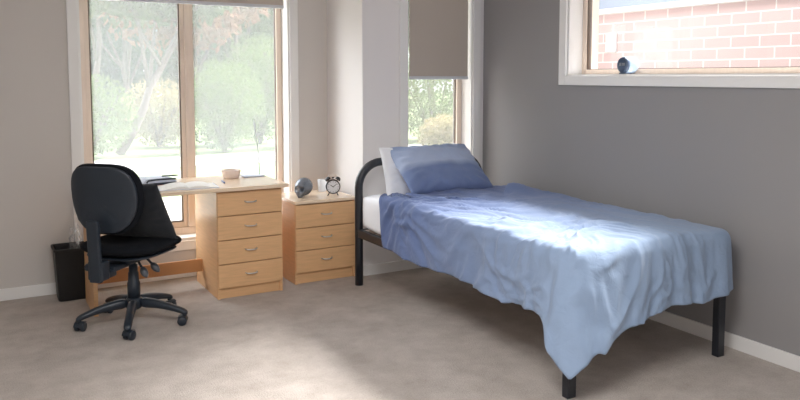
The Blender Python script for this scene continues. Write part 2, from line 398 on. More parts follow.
bxo('side_rail', (bx1 - .015, byf, .335), (bx1 + .02, byh - .02, .39), M['bedframe'], bed, bevel=.004)
bxo('foot_rail', (bx0 + .02, byf - .015, .335), (bx1 - .02, byf + .015, .39), M['bedframe'], bed, bevel=.004)
for x in (bx0, bx1): bxo('leg', (x - .025, byf - .02, 0), (x + .025, byf + .02, .39), M['bedframe'], bed, bevel=.004)
for k in range(14):
    y = byf + .12 + k * .145
    bxo('slat', (bx0 + .016, y, .365), (bx1 - .016, y + .06, .383), M['timber'], bed)
# mattress with fitted white sheet
def rbox(bm, a, b, r, n=6, nx=24, ny=44, nz=6, wob=0.0):
    # rounded box made from a subdivided cube
    lo, hi = Vector(a), Vector(b); c = (lo + hi) / 2; h = (hi - lo) / 2
    bmesh.ops.create_cube(bm, size=2.0)
    bmesh.ops.subdivide_edges(bm, edges=bm.edges[:], cuts=18, use_grid_fill=True)
    for v in bm.verts:
        p = Vector([v.co[i] * h[i] for i in range(3)])
        q = Vector([max(-h[i] + r, min(h[i] - r, p[i])) for i in range(3)])
        d = p - q
        if d.length > 1e-9: p = q + d.normalized() * min(r, d.length if sum(abs(x) > 1e-9 for x in d) > 1 else r)
        w = wob * noise.noise(Vector((p.x * 9, p.y * 5, p.z * 9))) if wob else 0
        v.co = c + p + (d.normalized() * w if d.length > 1e-9 else Vector((0, 0, 0)))
MZ = .633
bm = bmesh.new(); rbox(bm, (2.262, 2.44, .392), (3.285, 4.515, MZ), .045, wob=.010)
o = obj('mattress', bm, M['sheet'], None, smooth=True); tag(o, 'mattress in a white fitted sheet, lying on the black bed frame', 'mattress')

def pillow(name, w, l, t, m, seed, pw=0.42, wr=.010):
    bm = bmesh.new(); n = 44; grid = {}
    for side in (1, -1):
        for i in range(n + 1):
            for j in range(n + 1):
                u, v = 2 * i / n - 1, 2 * j / n - 1
                edge = i in (0, n) or j in (0, n)
                if side == -1 and edge: grid[(side, i, j)] = grid[(1, i, j)]; continue
                pin = 1 - .05 * (1 - abs(v) ** 2) * abs(u) ** 3; piv = 1 - .07 * (1 - abs(u) ** 2) * abs(v) ** 3
                x, y = u * w / 2 * pin, v * l / 2 * piv
                z = side * t / 2 * ((1 - abs(u) ** 2.6) * (1 - abs(v) ** 2.6)) ** pw
                q = Vector((x * 7 + seed, y * 7, side * 3))
                k = (1 - max(abs(u), abs(v)) ** 6)
                z += side * wr * (noise.noise(q) + .6 * noise.noise(q * 2.3)) * k
                ang = math.atan2(v, u)
                z += side * wr * .8 * math.sin(ang * 22 + seed) * max(0, max(abs(u), abs(v)) - .55) * k * 2
                grid[(side, i, j)] = bm.verts.new((x, y, z))
        for i in range(n):
            for j in range(n):
                f = [grid[(side, i, j)], grid[(side, i + 1, j)], grid[(side, i + 1, j + 1)], grid[(side, i, j + 1)]]
                bm.faces.new(f if side == 1 else f[::-1])
    return obj(name, bm, m, None, smooth=True, local=True)
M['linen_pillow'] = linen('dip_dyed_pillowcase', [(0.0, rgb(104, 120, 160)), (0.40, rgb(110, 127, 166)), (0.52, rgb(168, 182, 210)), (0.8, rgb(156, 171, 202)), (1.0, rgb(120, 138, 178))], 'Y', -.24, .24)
o = pillow('pillow', .64, .39, .13, M['pillow_white'], 3.1); tag(o, 'plain white pillow standing against the headboard behind the blue one', 'pillow')
o.location = (2.71, 4.44, .76); o.rotation_euler = (R(74), 0, R(2))
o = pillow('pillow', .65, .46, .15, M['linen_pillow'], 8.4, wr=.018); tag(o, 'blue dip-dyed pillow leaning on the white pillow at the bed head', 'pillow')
o.location = (2.765, 4.30, .802); o.rotation_euler = (R(36), 0, R(-1))

# duvet: a padded cover laid over the mattress, its border hanging down by a length that changes round the bed
def sm(a, b, x):
    t = max(0, min(1, (x - a) / (b - a))); return t * t * (3 - 2 * t)
def make_duvet():
    x0, x1, y0, y1, rc = 2.238, 3.335, 2.408, 4.19, .085       # where the cover turns over the mattress edge
    def per(n_side):                                            # closed outline: (point, outward, tag, along)
        out = []
        def seg(a, b, o, k, tg):
            for q in range(k): t = q / k; out.append((Vector(a).lerp(Vector(b), t), Vector(o), tg))
        def cor(c, a0, a1, k, tg):
            for q in range(k):
                a = a0 + (a1 - a0) * q / k; d = Vector((math.cos(a), math.sin(a))); out.append((Vector(c) + d * rc, d, tg))
        seg((x0, y1 - .03), (x0, y0 + rc), (-1, 0), 150, 'L')
        cor((x0 + rc, y0 + rc), PI, 1.5 * PI, 26, 'C')
        seg((x0 + rc, y0), (x1 - rc, y0), (0, -1), 100, 'F')
        cor((x1 - rc, y0 + rc), 1.5 * PI, 2 * PI, 16, 'D')
        seg((x1, y0 + rc), (x1, y1 - .03), (1, 0), 110, 'R')
        cor((x1 - .03, y1 - .03), 0, .5 * PI, 5, 'H') if False else None
        seg((x1, y1 - .03), (x1 - .03, y1), (.7, .7), 4, 'H')
        seg((x1 - .03, y1), (x0 + .03, y1), (0, 1), 70, 'H')
        seg((x0 + .03, y1), (x0, y1 - .03), (-.7, .7), 4, 'H')
        return out
    P = per(0); n = len(P); ZT = .655
    def drop(p, tg):
        x, y = p
        if tg == 'H': return .035
        if tg == 'L': return .338 + .010 * math.sin(y * 9) + .08 * sm(2.58, 2.44, y) - .25 * sm(4.12, 4.17, y)
        if tg == 'C': return .43
        if tg == 'F': return .343 + .035 * sm(2.42, 2.32, x) + .075 * sm(2.80, 2.33, x) + .006 * math.sin(x * 17)
        if tg == 'D': return .325
        return .32 - .28 * sm(4.05, 4.17, y)
    dr = [drop(p, tg) for p, o, tg in P]
    for _ in range(4): dr = [(dr[k - 1] + 2 * dr[k] + dr[(k + 1) % n]) / 4 for k in range(n)]
    # sharpen the dangling corner
    for k, (p, o, tg) in enumerate(P):
        if tg == 'C': dr[k] += .125 * max(0, 1 - abs(math.atan2(-o.y, -o.x) - .75) / .80)
    NT, NS = 40, 34
    cxm = (x0 + x1) / 2; half = (x1 - x0) / 2
    bm = bmesh.new(); rings = []; rest = []
    for s_ in range(NT + 1):                                    # the top, from the middle line outwards
        t = s_ / NT; row = []
        for p, o, tg in P:
            c = Vector((cxm, max(y0 + half * .9, min(y1 - half * .9, p.y))))
            q = c.lerp(p - o * (.045 if tg != 'H' else .018), t); row.append((Vector((q.x, q.y, ZT)), Vector((0, 0, 1)), Vector((q.x, q.y)), 0.0, tg, o))
        rings.append(row)
    re = .045
    for s_ in range(1, NS + 1):
        row = []
        for k, (p, o, tg) in enumerate(P):
            h = dr[k]; a = h * s_ / NS; r_ = re if tg != 'H' else .018
            if a < r_ * PI / 2:
                ph = a / r_; out, z = r_ * math.sin(ph), ZT - r_ * (1 - math.cos(ph)); nn = Vector((o.x * math.sin(ph), o.y * math.sin(ph), math.cos(ph)))
            else:
                out, z = r_, ZT - r_ - (a - r_ * PI / 2); nn = Vector((o.x, o.y, 0))
            fl = {'L': .05, 'C': .20, 'F': .10, 'D': .06, 'R': .02, 'H': 0}[tg]
            if tg == 'F': fl += .08 * sm(2.6, 2.35, p.x)
            if tg == 'L': fl += .10 * sm(2.75, 2.5, p.y)
            b_ = max(0, a - .04)
            row.append((Vector((p.x + o.x * (out - r_ + fl * b_), p.y + o.y * (out - r_ + fl * b_), z)), nn, Vector((p.x + o.x * (a - r_), p.y + o.y * (a - r_))), b_ / max(h, .01), tg, o))
        rings.append(row)
    N3 = noise.noise
    def disp(c, nn, rs, hang, tg, o):
        x, y = rs; q = Vector((x * 2.1, y * 1.9, .7)); wx, wy = N3(q), N3(q + Vector((7, 3, 1)))
        def ridge(v, w): return max(0, 1 - abs(N3(v)) * w)
        A = Vector(((x + y * .55) * 2.6 + wx * 1.9, (y - x * .3) * 1.5 + wy * 1.9, 3))
        d = .014 * ridge(A, 4.5) + .010 * ridge(A * 1.9 + Vector((4, 4, 4)), 4.0) + .005 * ridge(A * 3.9, 3.5)
        d += .016 * N3(Vector((x * 2.6 + wx, y * 2.1 + wy, 9)))
        d *= .55 + .6 * sm(3.3, 2.4, x)
        v = nn * d
        if tg in 'LCF' and hang > 0:
            u = x if tg == 'F' else y
            if tg == 'F': ph = x / .19 + .9 * wx - .35 * hang
            elif tg == 'L': ph = y / .24 + 1.3 * wy + .55 * hang
            else: ph = math.atan2(-o.y, -o.x) / (PI / 2) * 1.5 + .3 * hang
            w = math.sin(2 * PI * ph); w = w * .6 + .4 * (1 - 2 * abs(math.sin(PI * ph)) ** .7)
            amp = {'F': .025, 'L': .017, 'C': .014}[tg] * (hang ** .55) * (.55 + .9 * abs(N3(Vector((u * 2.4, 4, 4)))) * 1.6)
            v += Vector((o.x, o.y, 0)) * amp * w
            v.z += .004 * N3(Vector((u * 8, 2, 2))) * hang
        if tg != 'H':
            v.z += .045 * math.exp(-((x - 3.13) / .13) ** 2 - ((y - 3.93) / .13) ** 2) + .014 * math.exp(-((x - 2.85) / .3) ** 2 - ((y - 3.95) / .07) ** 2)
        v.z += .012 * sm(2.35, 2.9, x) * sm(3.3, 2.9, x) * (hang <= 0)
        return v
    VV = [[bm.verts.new(c + disp(c, nn, rs, hg, tg, o)) for c, nn, rs, hg, tg, o in row] for row in rings]
    # relax seams between the zones
    for it in range(3):
        for k, (p, o, tg) in enumerate(P):
            for row in VV[NT - 2:]:
                pass
    for A, B in zip(VV, VV[1:]):
        for q in range(n): bm.faces.new([A[q], A[(q + 1) % n], B[(q + 1) % n], B[q]])
    bmesh.ops.remove_doubles(bm, verts=[v for v in VV[0]], dist=.004)
    # blend the zone joins
    near = [v for row in VV[NT:] for k, v in enumerate(row) if v.is_valid and (P[k][2] in 'CDH' or P[k - 7][2] != P[(k + 7) % n][2])]
    for it in range(5): bmesh.ops.smooth_vert(bm, verts=near, factor=.5, use_axis_x=True, use_axis_y=True, use_axis_z=False)
    bmesh.ops.recalc_face_normals(bm, faces=bm.faces)
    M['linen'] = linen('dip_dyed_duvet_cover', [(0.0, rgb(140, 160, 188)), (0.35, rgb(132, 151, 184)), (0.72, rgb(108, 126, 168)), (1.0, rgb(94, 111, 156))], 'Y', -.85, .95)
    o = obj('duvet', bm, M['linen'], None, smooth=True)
    so_ = o.modifiers.new('padding', 'SOLIDIFY'); so_.thickness = .012; so_.offset = -1
    return tag(o, 'rumpled blue dip-dyed duvet spread over the bed with a corner hanging down', 'duvet')
make_duvet()

# ------------------------------------------------------------------ office chair
ch = thing('office_chair', (.775, 4.47, 0), 'black fabric swivel office chair on castors, pulled up to the desk', 'chair', rz=R(45))
def L_(name, bm, m, parent, **k): return obj(name, bm, m, parent, local=True, **k)
for k in range(5):
    a = R(181 + 72 * k - 45); ca, sa = math.cos(a), math.sin(a)
    bm = bmesh.new(); prev = None
    prof = [(.035, .125, .032, .034), (.10, .124, .027, .028), (.18, .112, .024, .023), (.25, .094, .023, .019), (.298, .078, .024, .017), (.318, .066, .018, .012)]
    rings = []
    for rr, z, w, h in prof:
        ring = []
        for q in range(10):
            t = 2 * PI * q / 10; sy = math.copysign(abs(math.cos(t)) ** .7, math.cos(t)) * w; sz = math.copysign(abs(math.sin(t)) ** .7, math.sin(t)) * h
            ring.append(bm.verts.new((rr * ca - sy * sa, rr * sa + sy * ca, z + sz)))
        rings.append(ring)
    for A, B in zip(rings, rings[1:]):
        for q in range(10): bm.faces.new([A[q], A[(q + 1) % 10], B[(q + 1) % 10], B[q]])
    bm.faces.new(rings[0]); bm.faces.new(rings[-1][::-1])
    leg = L_('base_leg', bm, M['chair_plastic'], ch, smooth=True, sub=1)
    bm = bmesh.new(); th = a + (.9, -.6, .3, 1.4, -1.1)[k]; cx_, cy_ = .298 * ca, .298 * sa
    ax = Vector((-math.sin(th), math.cos(th), 0)); fw = Vector((math.cos(th), math.sin(th), 0)); cc = Vector((cx_, cy_, .0265)) - fw * .012
    for s in (-1, 1):
        tube(bm, [cc + ax * s * .006, cc + ax * s * .010, cc + ax * s * .024, cc + ax * s * .027], [.022, .0265, .0265, .021], n=20)
    tube(bm, [cc - ax * .008, cc + ax * .008], .012, n=10)
    tube(bm, [(cx_, cy_, .04), (cx_, cy_, .078)], .011, n=10)
    hood = []
    for q in range(9):
        t = PI * (.02 + .75 * q / 8)
        for s in (-.026, .026): hood.append(cc + ax * s + fw * .031 * math.cos(t) + Vector((0, 0, .031 * math.sin(t))))
    hv = [bm.verts.new(p) for p in hood]
    for q in range(8): bm.faces.new([hv[2 * q], hv[2 * q + 1], hv[2 * q + 3], hv[2 * q + 2]])
    L_('caster', bm, M['chair_plastic'], leg, smooth=True)
bm = bmesh.new(); lathe(bm, [(.030, .085), (.044, .095), (.046, .145), (.036, .155)]); L_('base_hub', bm, M['chair_plastic'], ch, smooth=True)
bm = bmesh.new(); lathe(bm, [(.036, .15), (.036, .24), (.031, .25), (.029, .30), (.025, .305), (.025, .345), (.014, .35), (.014, .40)], n=24); L_('gas_column', bm, M['chair_plastic'], ch, smooth=True)
bm = bmesh.new(); box(bm, (-.13, -.07, .375), (.10, .07, .412)); box(bm, (-.23, -.045, .36), (-.10, .045, .39)); L_('tilt_mechanism', bm, M['chair_plastic'], ch, bevel=.008)
# seat: rounded, waterfall front
def slab(fn_outline, zt, zb, puff, n=48, rings=9, rise=None):
    bm = bmesh.new(); rows = []
    for s in range(rings * 2 + 1):
        t = s / (rings * 2); ph = PI * (t - .5)                  # -90..90
        sc = math.cos(ph) ** .28 if abs(ph) < PI / 2 - 1e-6 else 0
        z = (zt + zb) / 2 + (zt - zb) / 2 * math.sin(ph)
        row = []
        for q in range(n):
            x, y = fn_outline(2 * PI * q / n); x *= sc; y *= sc
            row.append(bm.verts.new((x, y, z + (rise(x, y) if rise else 0))))
        rows.append(row)
    for A, B in zip(rows[1:-1], rows[2:-1]):
        for q in range(n): bm.faces.new([A[q], A[(q + 1) % n], B[(q + 1) % n], B[q]])
    bm.faces.new(rows[1][::-1]); bm.faces.new(rows[-2])
    for v in rows[0] + rows[-1]: bm.verts.remove(v)
    return bm
def sup(a, b, p):
    return lambda t: (math.copysign(abs(math.cos(t)) ** (2 / p), math.cos(t)) * a, math.copysign(abs(math.sin(t)) ** (2 / p), math.sin(t)) * b)
bm = slab(sup(.240, .236, 3.6), .497, .425, 0, rise=lambda x, y: -.9 * max(0, x - .13) ** 2 * 3 + .25 * y * y + .10 * max(0, -x - .1))
L_('seat', bm, M['chair_fabric'], ch, smooth=True)
bm = slab(sup(.205, .215, 3.6), .432, .408, 0, rise=lambda x, y: .25 * y * y); L_('seat_pan', bm, M['chair_plastic'], ch, smooth=True)
# backrest: cushion in front, moulded shell behind
def back(xo, th, grow, m, name, ridges=False):
    bm = bmesh.new(); n = 56; rows = []
    def outline(t):
        c, s = math.cos(t), math.sin(t)
        y = math.copysign(abs(c) ** (2 / 3.8), c); z = math.copysign(abs(s) ** (2 / 3.2), s)
        wd = .212 - .048 * max(0, -z) ** 1.5 - .012 * max(0, z) ** 2
        return y * (wd + grow), z * (.190 + grow)
    K = 12
    for side in (1, -1):
        for s in (range(K + 1) if side == 1 else range(K, -1, -1)):
            ph = s / K * PI / 2; sc = math.sin(ph) if s else 0.02
            dx = th / 2 * math.cos(ph) ** .45 * side if s < K else 0
            if side == -1 and s == K: continue
            row = []
            for q in range(n):
                y, z = outline(2 * PI * q / n); y *= sc; z *= sc
                b_ = .8 * y * y - .30 * z * z
                e = 0
                if ridges and side == -1 and -.13 < z < -.03 and abs(y) < .17: e = -.004 * (math.sin((z + .13) / .1 * 3 * 2 * PI) > .3)
                row.append(bm.verts.new((xo + dx + b_ + e, y, .766 + z)))
            rows.append(row)
    for A, B in zip(rows, rows[1:]):
        for q in range(n): bm.faces.new([A[q], A[(q + 1) % n], B[(q + 1) % n], B[q]])
    bm.faces.new(rows[0]); bm.faces.new(rows[-1][::-1])
    tilt = Matrix.Translation((xo, 0, .765)) @ Matrix.Rotation(R(-6), 4, 'Y') @ Matrix.Translation((-xo, 0, -.765))
    bmesh.ops.transform(bm, matrix=tilt, verts=bm.verts)
    return L_(name, bm, m, ch, smooth=True)
back(-.235, .060, .006, M['chair_fabric'], 'backrest')
back(-.268, .034, -.007, M['chair_plastic'], 'back_shell', ridges=True)
bm = bmesh.new()
box(bm, (-.300, -.036, .34), (-.272, .036, .68), Matrix.Translation((-.02, 0, 0)) @ Matrix.Rotation(R(-3), 4, 'Y'))
L_('back_bar', bm, M['chair_plastic'], ch, bevel=.008)
bm = bmesh.new(); box(bm, (-.335, -.048, .335), (-.27, .048, .44)); box(bm, (-.29, -.04, .335), (-.20, .04, .375)); L_('back_bracket', bm, M['chair_plastic'], ch, bevel=.010)
bm = bmesh.new(); tube(bm, [(-.305, .045, .40), (-.305, .075, .40)], .020, n=16); L_('adjusting_knob', bm, M['chair_plastic'], ch, smooth=True, bevel=.003)
for (p0, p1) in (((-.03, -.05, .385), (-.035, -.085, .335)), ((.04, -.05, .390), (.05, -.095, .340))):
    bm = bmesh.new(); tube(bm, [p0, p1], .007, n=10); lv = L_('lever', bm, M['chair_plastic'], ch, smooth=True)
    d = (Vector(p1) - Vector(p0)).normalized(); bm = bmesh.new(); P1 = Vector(p1)
    tube(bm, [P1 - d * .012 + d * .07 * q / 8 for q in range(9)], [.006, .014, .019, .021, .021, .020, .017, .012, .004], n=14); L_('paddle', bm, M['grey_plastic'], lv, smooth=True)

# black scatter cushion on the seat against the backrest
o = pillow('scatter_cushion', .46, .40, .13, M['cushion'], 1.3, pw=.5, wr=.006)
tag(o, 'square black cushion propped upright on the office chair seat', 'cushion')
mw = Matrix.Translation((.775, 4.47, 0)) @ Matrix.Rotation(R(45), 4, 'Z') @ Matrix.Translation((-.02, -.02, .665)) @ Matrix.Rotation(R(-30), 4, 'Y') @ Matrix.Rotation(R(-90), 4, 'Z') @ Matrix.Rotation(R(-90), 4, 'X')
o.matrix_world = mw

# ------------------------------------------------------------------ waste bin
bin_ = thing('waste_bin', (.535, 5.20, 0), 'black rectangular plastic waste bin on the carpet left of the desk', 'bin')
def rrect(cx, cy, hx, hy, r, z, n=5):
    out = []
    for k, (sx, sy) in enumerate(((1, 1), (-1, 1), (-1, -1), (1, -1))):
        for i in range(n + 1):
            a = PI / 2 * (k + i / n); out.append(Vector((cx + sx * (hx - r) + r * math.cos(a), cy + sy * (hy - r) + r * math.sin(a), z)))
    return out
bm = bmesh.new(); rows = []
cxb, cyb = .522, 5.205
for hx, hy, z in ((.085, .078, 0), (.088, .081, .004), (.104, .098, .325), (.112, .106, .325), (.112, .106, .340), (.100, .094, .340), (.097, .091, .32), (.080, .074, .012)):
    rows.append([bm.verts.new(p) for p in rrect(cxb, cyb, hx, hy, .022, z)])
n = len(rows[0])
for A, B in zip(rows, rows[1:]):
    for q in range(n): bm.faces.new([A[q], A[(q + 1) % n], B[(q + 1) % n], B[q]])
bm.faces.new(rows[0][::-1]); bm.faces.new(rows[-1])
obj('bin_body', bm, M['bin'], bin_, smooth=False, bevel=.003)
# crumpled clear liner rising at the window side of the bin
bm = bmesh.new(); g = {}; rnd = random.Random(4)
for i in range(26):
    for j in range(16):
        u, v = i / 25, j / 15
        x = .555 + .085 * (u - .5) * (1 - .35 * v) + .03 * noise.noise(Vector((u * 6, v * 6, 2))); y = 5.25 + .03 * math.sin(u * 7) + .05 * noise.noise(Vector((u * 9, v * 9, 7))) - .01 * v
        z = .25 + v * .27 * (.75 + .3 * noise.noise(Vector((u * 4, 3, 1)))) + .015 * noise.noise(Vector((u * 14, v * 14, 9)))
        g[i, j] = bm.verts.new((x, y, z))
for i in range(25):
    for j in range(15): bm.faces.new([g[i, j], g[i + 1, j], g[i + 1, j + 1], g[i, j + 1]])
l_ = obj('liner', bm, M['liner'], bin_); l_['label'] = 'crumpled clear plastic liner'

# ------------------------------------------------------------------ things on the desk
# open book
bk = thing('open_book', (1.17, 4.80, dh), 'open book with white pages lying at the front of the desk', 'book')
mx_ = Matrix.Translation((1.175, 4.80, dh)) @ Matrix.Rotation(R(-6), 4, 'Z') @ Matrix.Diagonal((1.1, 1.0, .62, 1))
bm = bmesh.new(); box(bm, (-.165, -.115, 0), (.165, .115, .003), mx_); obj('cover', bm, M['folder'], bk)
for s in (-1, 1):
    bm = bmesh.new(); rows = []
    for i in range(17):
        u = i / 16; x = s * u * .158; zt = .005 + .020 * math.sin(min(1, u * 1.25) * PI) ** .8 * (1 - .35 * u) + .010 * (1 - u)
        rows.append([bm.verts.new(mx_ @ Vector((x, y, z))) for y, z in ((-.11, .0032), (.11, .0032), (.11, zt), (-.11, zt))])
    for A, B in zip(rows, rows[1:]):
        for q in range(4): bm.faces.new([A[q], A[(q + 1) % 4], B[(q + 1) % 4], B[q]])
    bm.faces.new(rows[0]); bm.faces.new(rows[-1][::-1]); obj('pages', bm, M['paper'], bk)
# closed books behind the cushion
Z = dh
mx_ = Matrix.Translation((1.03, 5.02, 0)) @ Matrix.Rotation(R(8), 4, 'Z')
b1 = thing('notebook', (1.03, 5.02, Z), 'thin orange-edged dark notebook, lowest in the pile at the back of the desk', 'book')
bm = bmesh.new(); box(bm, (-.10, -.08, Z), (.105, .08, Z + .004), mx_); obj('cover', bm, M['orange_cover'], b1)
bm = bmesh.new(); box(bm, (-.10, -.08, Z + .004), (.10, .08, Z + .016), mx_); obj('pages', bm, M['dark_cover'], b1)
b2 = thing('folder', (1.03, 5.02, Z + .016), 'pale blue folder with a dark spine, on top of the orange-edged notebook', 'folder')
bm = bmesh.new(); rows = []
for i in range(15):
    u = i / 14; x = -.12 + .23 * u; e = min(1, min(u, 1 - u) * 6); zt = Z + .020 + .026 * math.sin(PI / 2 * e)
    rows.append([bm.verts.new(mx_ @ Vector((x, y, z))) for y, z in ((-.075, Z + .018), (.075, Z + .018), (.075, zt), (-.075, zt))])
for A, B in zip(rows, rows[1:]):
    for q in range(4): bm.faces.new([A[q], A[(q + 1) % 4], B[(q + 1) % 4], B[q]])
bm.faces.new(rows[0]); bm.faces.new(rows[-1][::-1]); obj('folder_body', bm, M['folder'], b2, bevel=.003)
bm = bmesh.new(); tube(bm, [mx_ @ Vector(p) for p in [(-.09, -.079, Z + .022), (-.08, -.080, Z + .036), (-.03, -.080, Z + .040), (.10, -.080, Z + .038)]], .005, n=8); obj('spine_strap', bm, M['dark_cover'], b2, smooth=True)
bm = bmesh.new(); tube(bm, [mx_ @ Vector(p) for p in [(.03, -.02, Z + .053), (.12, -.035, Z + .053), (.135, -.037, Z + .053)]], [.005, .005, .002], n=10)
tag(obj('pencil', bm, M['grey_plastic'], None, smooth=True), 'short grey pencil sticking out over the pale blue folder', 'pencil')
# blue pen
bm = bmesh.new(); tube(bm, [(1.435, 4.915, Z + .006), (1.425, 4.83, Z + .006), (1.423, 4.815, Z + .006)], [.006, .006, .002], n=10)
tag(obj('pen', bm, M['bluepen'], None, smooth=True), 'blue pen lying on the desk right of the open book', 'pen')
# bowl
bm = bmesh.new(); lathe(bm, [(.048, 0), (.054, .003), (.062, .030), (.067, .054), (.068, .057), (.064, .057), (.058, .03), (.045, .008)], (1.545, 5.075, Z), n=32)
tag(obj('bowl', bm, M['bowl'], None, smooth=True), 'small pale pink ceramic pot at the back of the desk by the window', 'pot')
# slender stand
st = thing('rod_stand', (1.70, 5.08, Z), 'thin grey metal rod standing on a flat pale base, right rear corner of the desk', 'stand')
bm = bmesh.new(); box(bm, (1.625, 5.03, Z), (1.775, 5.13, Z + .010)); b_ = obj('base_plate', bm, M['folder'], st, bevel=.004)
bm = bmesh.new(); tube(bm, [(1.755, 5.08, Z + .01), (1.742, 5.08, Z + .2), (1.715, 5.08, Z + .40)], .0035, n=8); obj('rod', bm, M['pale_metal'], st, smooth=True)

# ------------------------------------------------------------------ nightstand things
# skull ornament: sculpted from a ball
sk = thing('skull_ornament', (2.025, 4.93, nh), 'dark gunmetal skull ornament on the bedside cabinet, left of the alarm clock', 'ornament', rz=R(-142)); sk.scale = (1.22, 1.22, 1.22)
bm = bmesh.new(); bmesh.ops.create_icosphere(bm, subdivisions=5, radius=1)
def gs(p, c, s): return math.exp(-sum(((p[i] - c[i]) / s[i]) ** 2 for i in range(3)))
for v in bm.verts:
    d = v.co.normalized(); x, y, z = d.x, d.y, d.z            # +x is the face
    r_ = 1.0
    r_ -= .20 * max(0, -z) * (1 - max(0, x))                  # flatter base
    r_ += .32 * gs(d, (.72, 0, -.72), (.34, .42, .38))          # jaw and teeth
    r_ -= .12 * gs(d, (.3, .75, -.65), (.35, .35, .35)) + .12 * gs(d, (.3, -.75, -.65), (.35, .35, .35))
    for s in (-1, 1):
        r_ -= .42 * gs(d, (.90, s * .38, -.04), (.3, .19, .19))   # eye sockets
        r_ += .10 * gs(d, (.80, s * .55, -.28), (.2, .2, .14))    # cheek bones
        r_ += .06 * gs(d, (.88, s * .36, .26), (.2, .25, .10))    # brow
        r_ -= .06 * gs(d, (.45, s * .9, .0), (.3, .3, .3))
    r_ -= .22 * gs(d, (.95, 0, -.28), (.2, .08, .12))            # nose hole
    if z < -.45 and x > .35: r_ -= .025 * (math.sin(y * 38) > .2) * gs(d, (.75, 0, -.62), (.4, .4, .10)) * 1.5
    r_ -= .07 * gs(d, (.80, 0, -.62), (.3, .5, .04))
    v.co = Vector((x * r_ * .066, y * r_ * .050, z * r_ * .058))
lo = min(v.co.z for v in bm.verts)
for v in bm.verts:
    v.co.z = max(v.co.z - lo - .004, 0)
L_('cranium', bm, M['skull'], sk, smooth=True)
# twin bell clock
cx_, cy_ = 2.222, 4.865
ck = thing('alarm_clock', (cx_, cy_, nh), 'black twin-bell alarm clock with a white dial on the bedside cabinet', 'clock', rz=R(-20)); ck.scale = (1.1, 1.1, 1.1)
Rx = Matrix.Rotation(R(90), 4, 'X')
bm = bmesh.new(); lathe(bm, [(.030, .022), (.042, .018), (.047, .010), (.047, -.018), (.044, -.022), (.040, -.022), (.040, -.018)], mtx=Matrix.Translation((0, 0, .060)) @ Rx @ Matrix.Rotation(PI, 4, 'X'), n=36, capt=False)
L_('clock_case', bm, M['clock_black'], ck, smooth=True)
bm = bmesh.new(); lathe(bm, [(.040, 0), (.0405, .001)], mtx=Matrix.Translation((0, -.0165, .060)) @ Rx, n=36); dial = L_('dial', bm, M['clock_face'], ck)
bm = bmesh.new()
for k in range(12):
    a = 2 * PI * k / 12; m4 = Matrix.Translation((0, -.0180, .060)) @ Matrix.Rotation(a, 4, 'Y')
    box(bm, (-.0012, -.0008, .030), (.0012, 0, .036), m4)
L_('hour_marks', bm, M['clock_black'], dial)
for a, ln, w in ((R(-58), .020, .0022), (R(52), .029, .0016)):
    bm = bmesh.new(); box(bm, (-w, -.0010, -.004), (w, 0, ln), Matrix.Translation((0, -.0190, .060)) @ Matrix.Rotation(a, 4, 'Y')); L_('clock_hand', bm, M['clock_black'], dial)
for s in (-1, 1):
    m4 = Matrix.Translation((s * .029, 0, .103)) @ Matrix.Rotation(s * R(33), 4, 'Y')
    bm = bmesh.new(); lathe(bm, [(.019, 0), (.0195, .002), (.018, .010), (.012, .017), (.004, .020)], mtx=m4, n=24); lathe(bm, [(.003, -.012), (.003, .0)], mtx=m4, n=8); L_('bell', bm, M['clock_black'], ck, smooth=True)
    bm = bmesh.new(); tube(bm, [(s * .022, 0, .022), (s * .034, 0, 0)], [.004, .0035], n=8); L_('foot', bm, M['clock_black'], ck, smooth=True)
bm = bmesh.new(); tube(bm, [(.028 * math.cos(PI * q / 12), 0, .118 + .022 * math.sin(PI * q / 12)) for q in range(13)], .0018, n=6); L_('clock_handle', bm, M['steel'], ck, smooth=True)
bm = bmesh.new(); tube(bm, [(0, 0, .104), (0, 0, .118)], .002, n=6); box(bm, (-.008, -.003, .114), (.008, .003, .121)); L_('hammer', bm, M['clock_black'], ck)
# tumbler
bm = bmesh.new(); lathe(bm, [(.026, 0), (.028, .003), (.035, .088), (.0335, .088), (.0265, .008)], (2.238, 5.09, nh), n=28)
tag(obj('tumbler', bm, M['tumbler'], None, smooth=True), 'frosted glass tumbler standing behind the alarm clock', 'glass')

# ------------------------------------------------------------------ clock on the side window sill
zz = w3z0 + .012
dv = thing('sill_clock', (3.488, 3.33, zz), 'small round digital clock with dark face and pale blue body on the right window sill', 'clock', rz=R(-84)); dv.scale = (1.08, 1.08, 1.08)
def egg(bm, xs, rs, zc):
    rings = []
    for x, r_ in zip(xs, rs): rings.append([bm.verts.new((r_ * math.cos(2 * PI * q / 28) * .86, x, zc + r_ * math.sin(2 * PI * q / 28))) for q in range(28)])
    for A, B in zip(rings, rings[1:]):
        for q in range(28): bm.faces.new([A[q], A[(q + 1) % 28], B[(q + 1) % 28], B[q]])
    bm.faces.new(rings[0]); bm.faces.new(rings[-1][::-1])
bm = bmesh.new(); egg(bm, [-.018, -.006, .03, .055, .07, .078], [.043, .049, .050, .049, .042, .022], .050); L_('body', bm, M['devbody'], dv, smooth=True)
bm = bmesh.new(); egg(bm, [-.036, -.034, -.026, -.016], [.020, .040, .046, .046], .050); fc = L_('face', bm, M['devface'], dv, smooth=True)
bm = bmesh.new(); box(bm, (-.024, -.030, 0), (.024, .030, .008)); L_('foot', bm, M['devface'], dv, bevel=.002)
bm = bmesh.new()
SEG = {'0': 'abcdef', '8': 'abcdefg', '1': 'bc'}
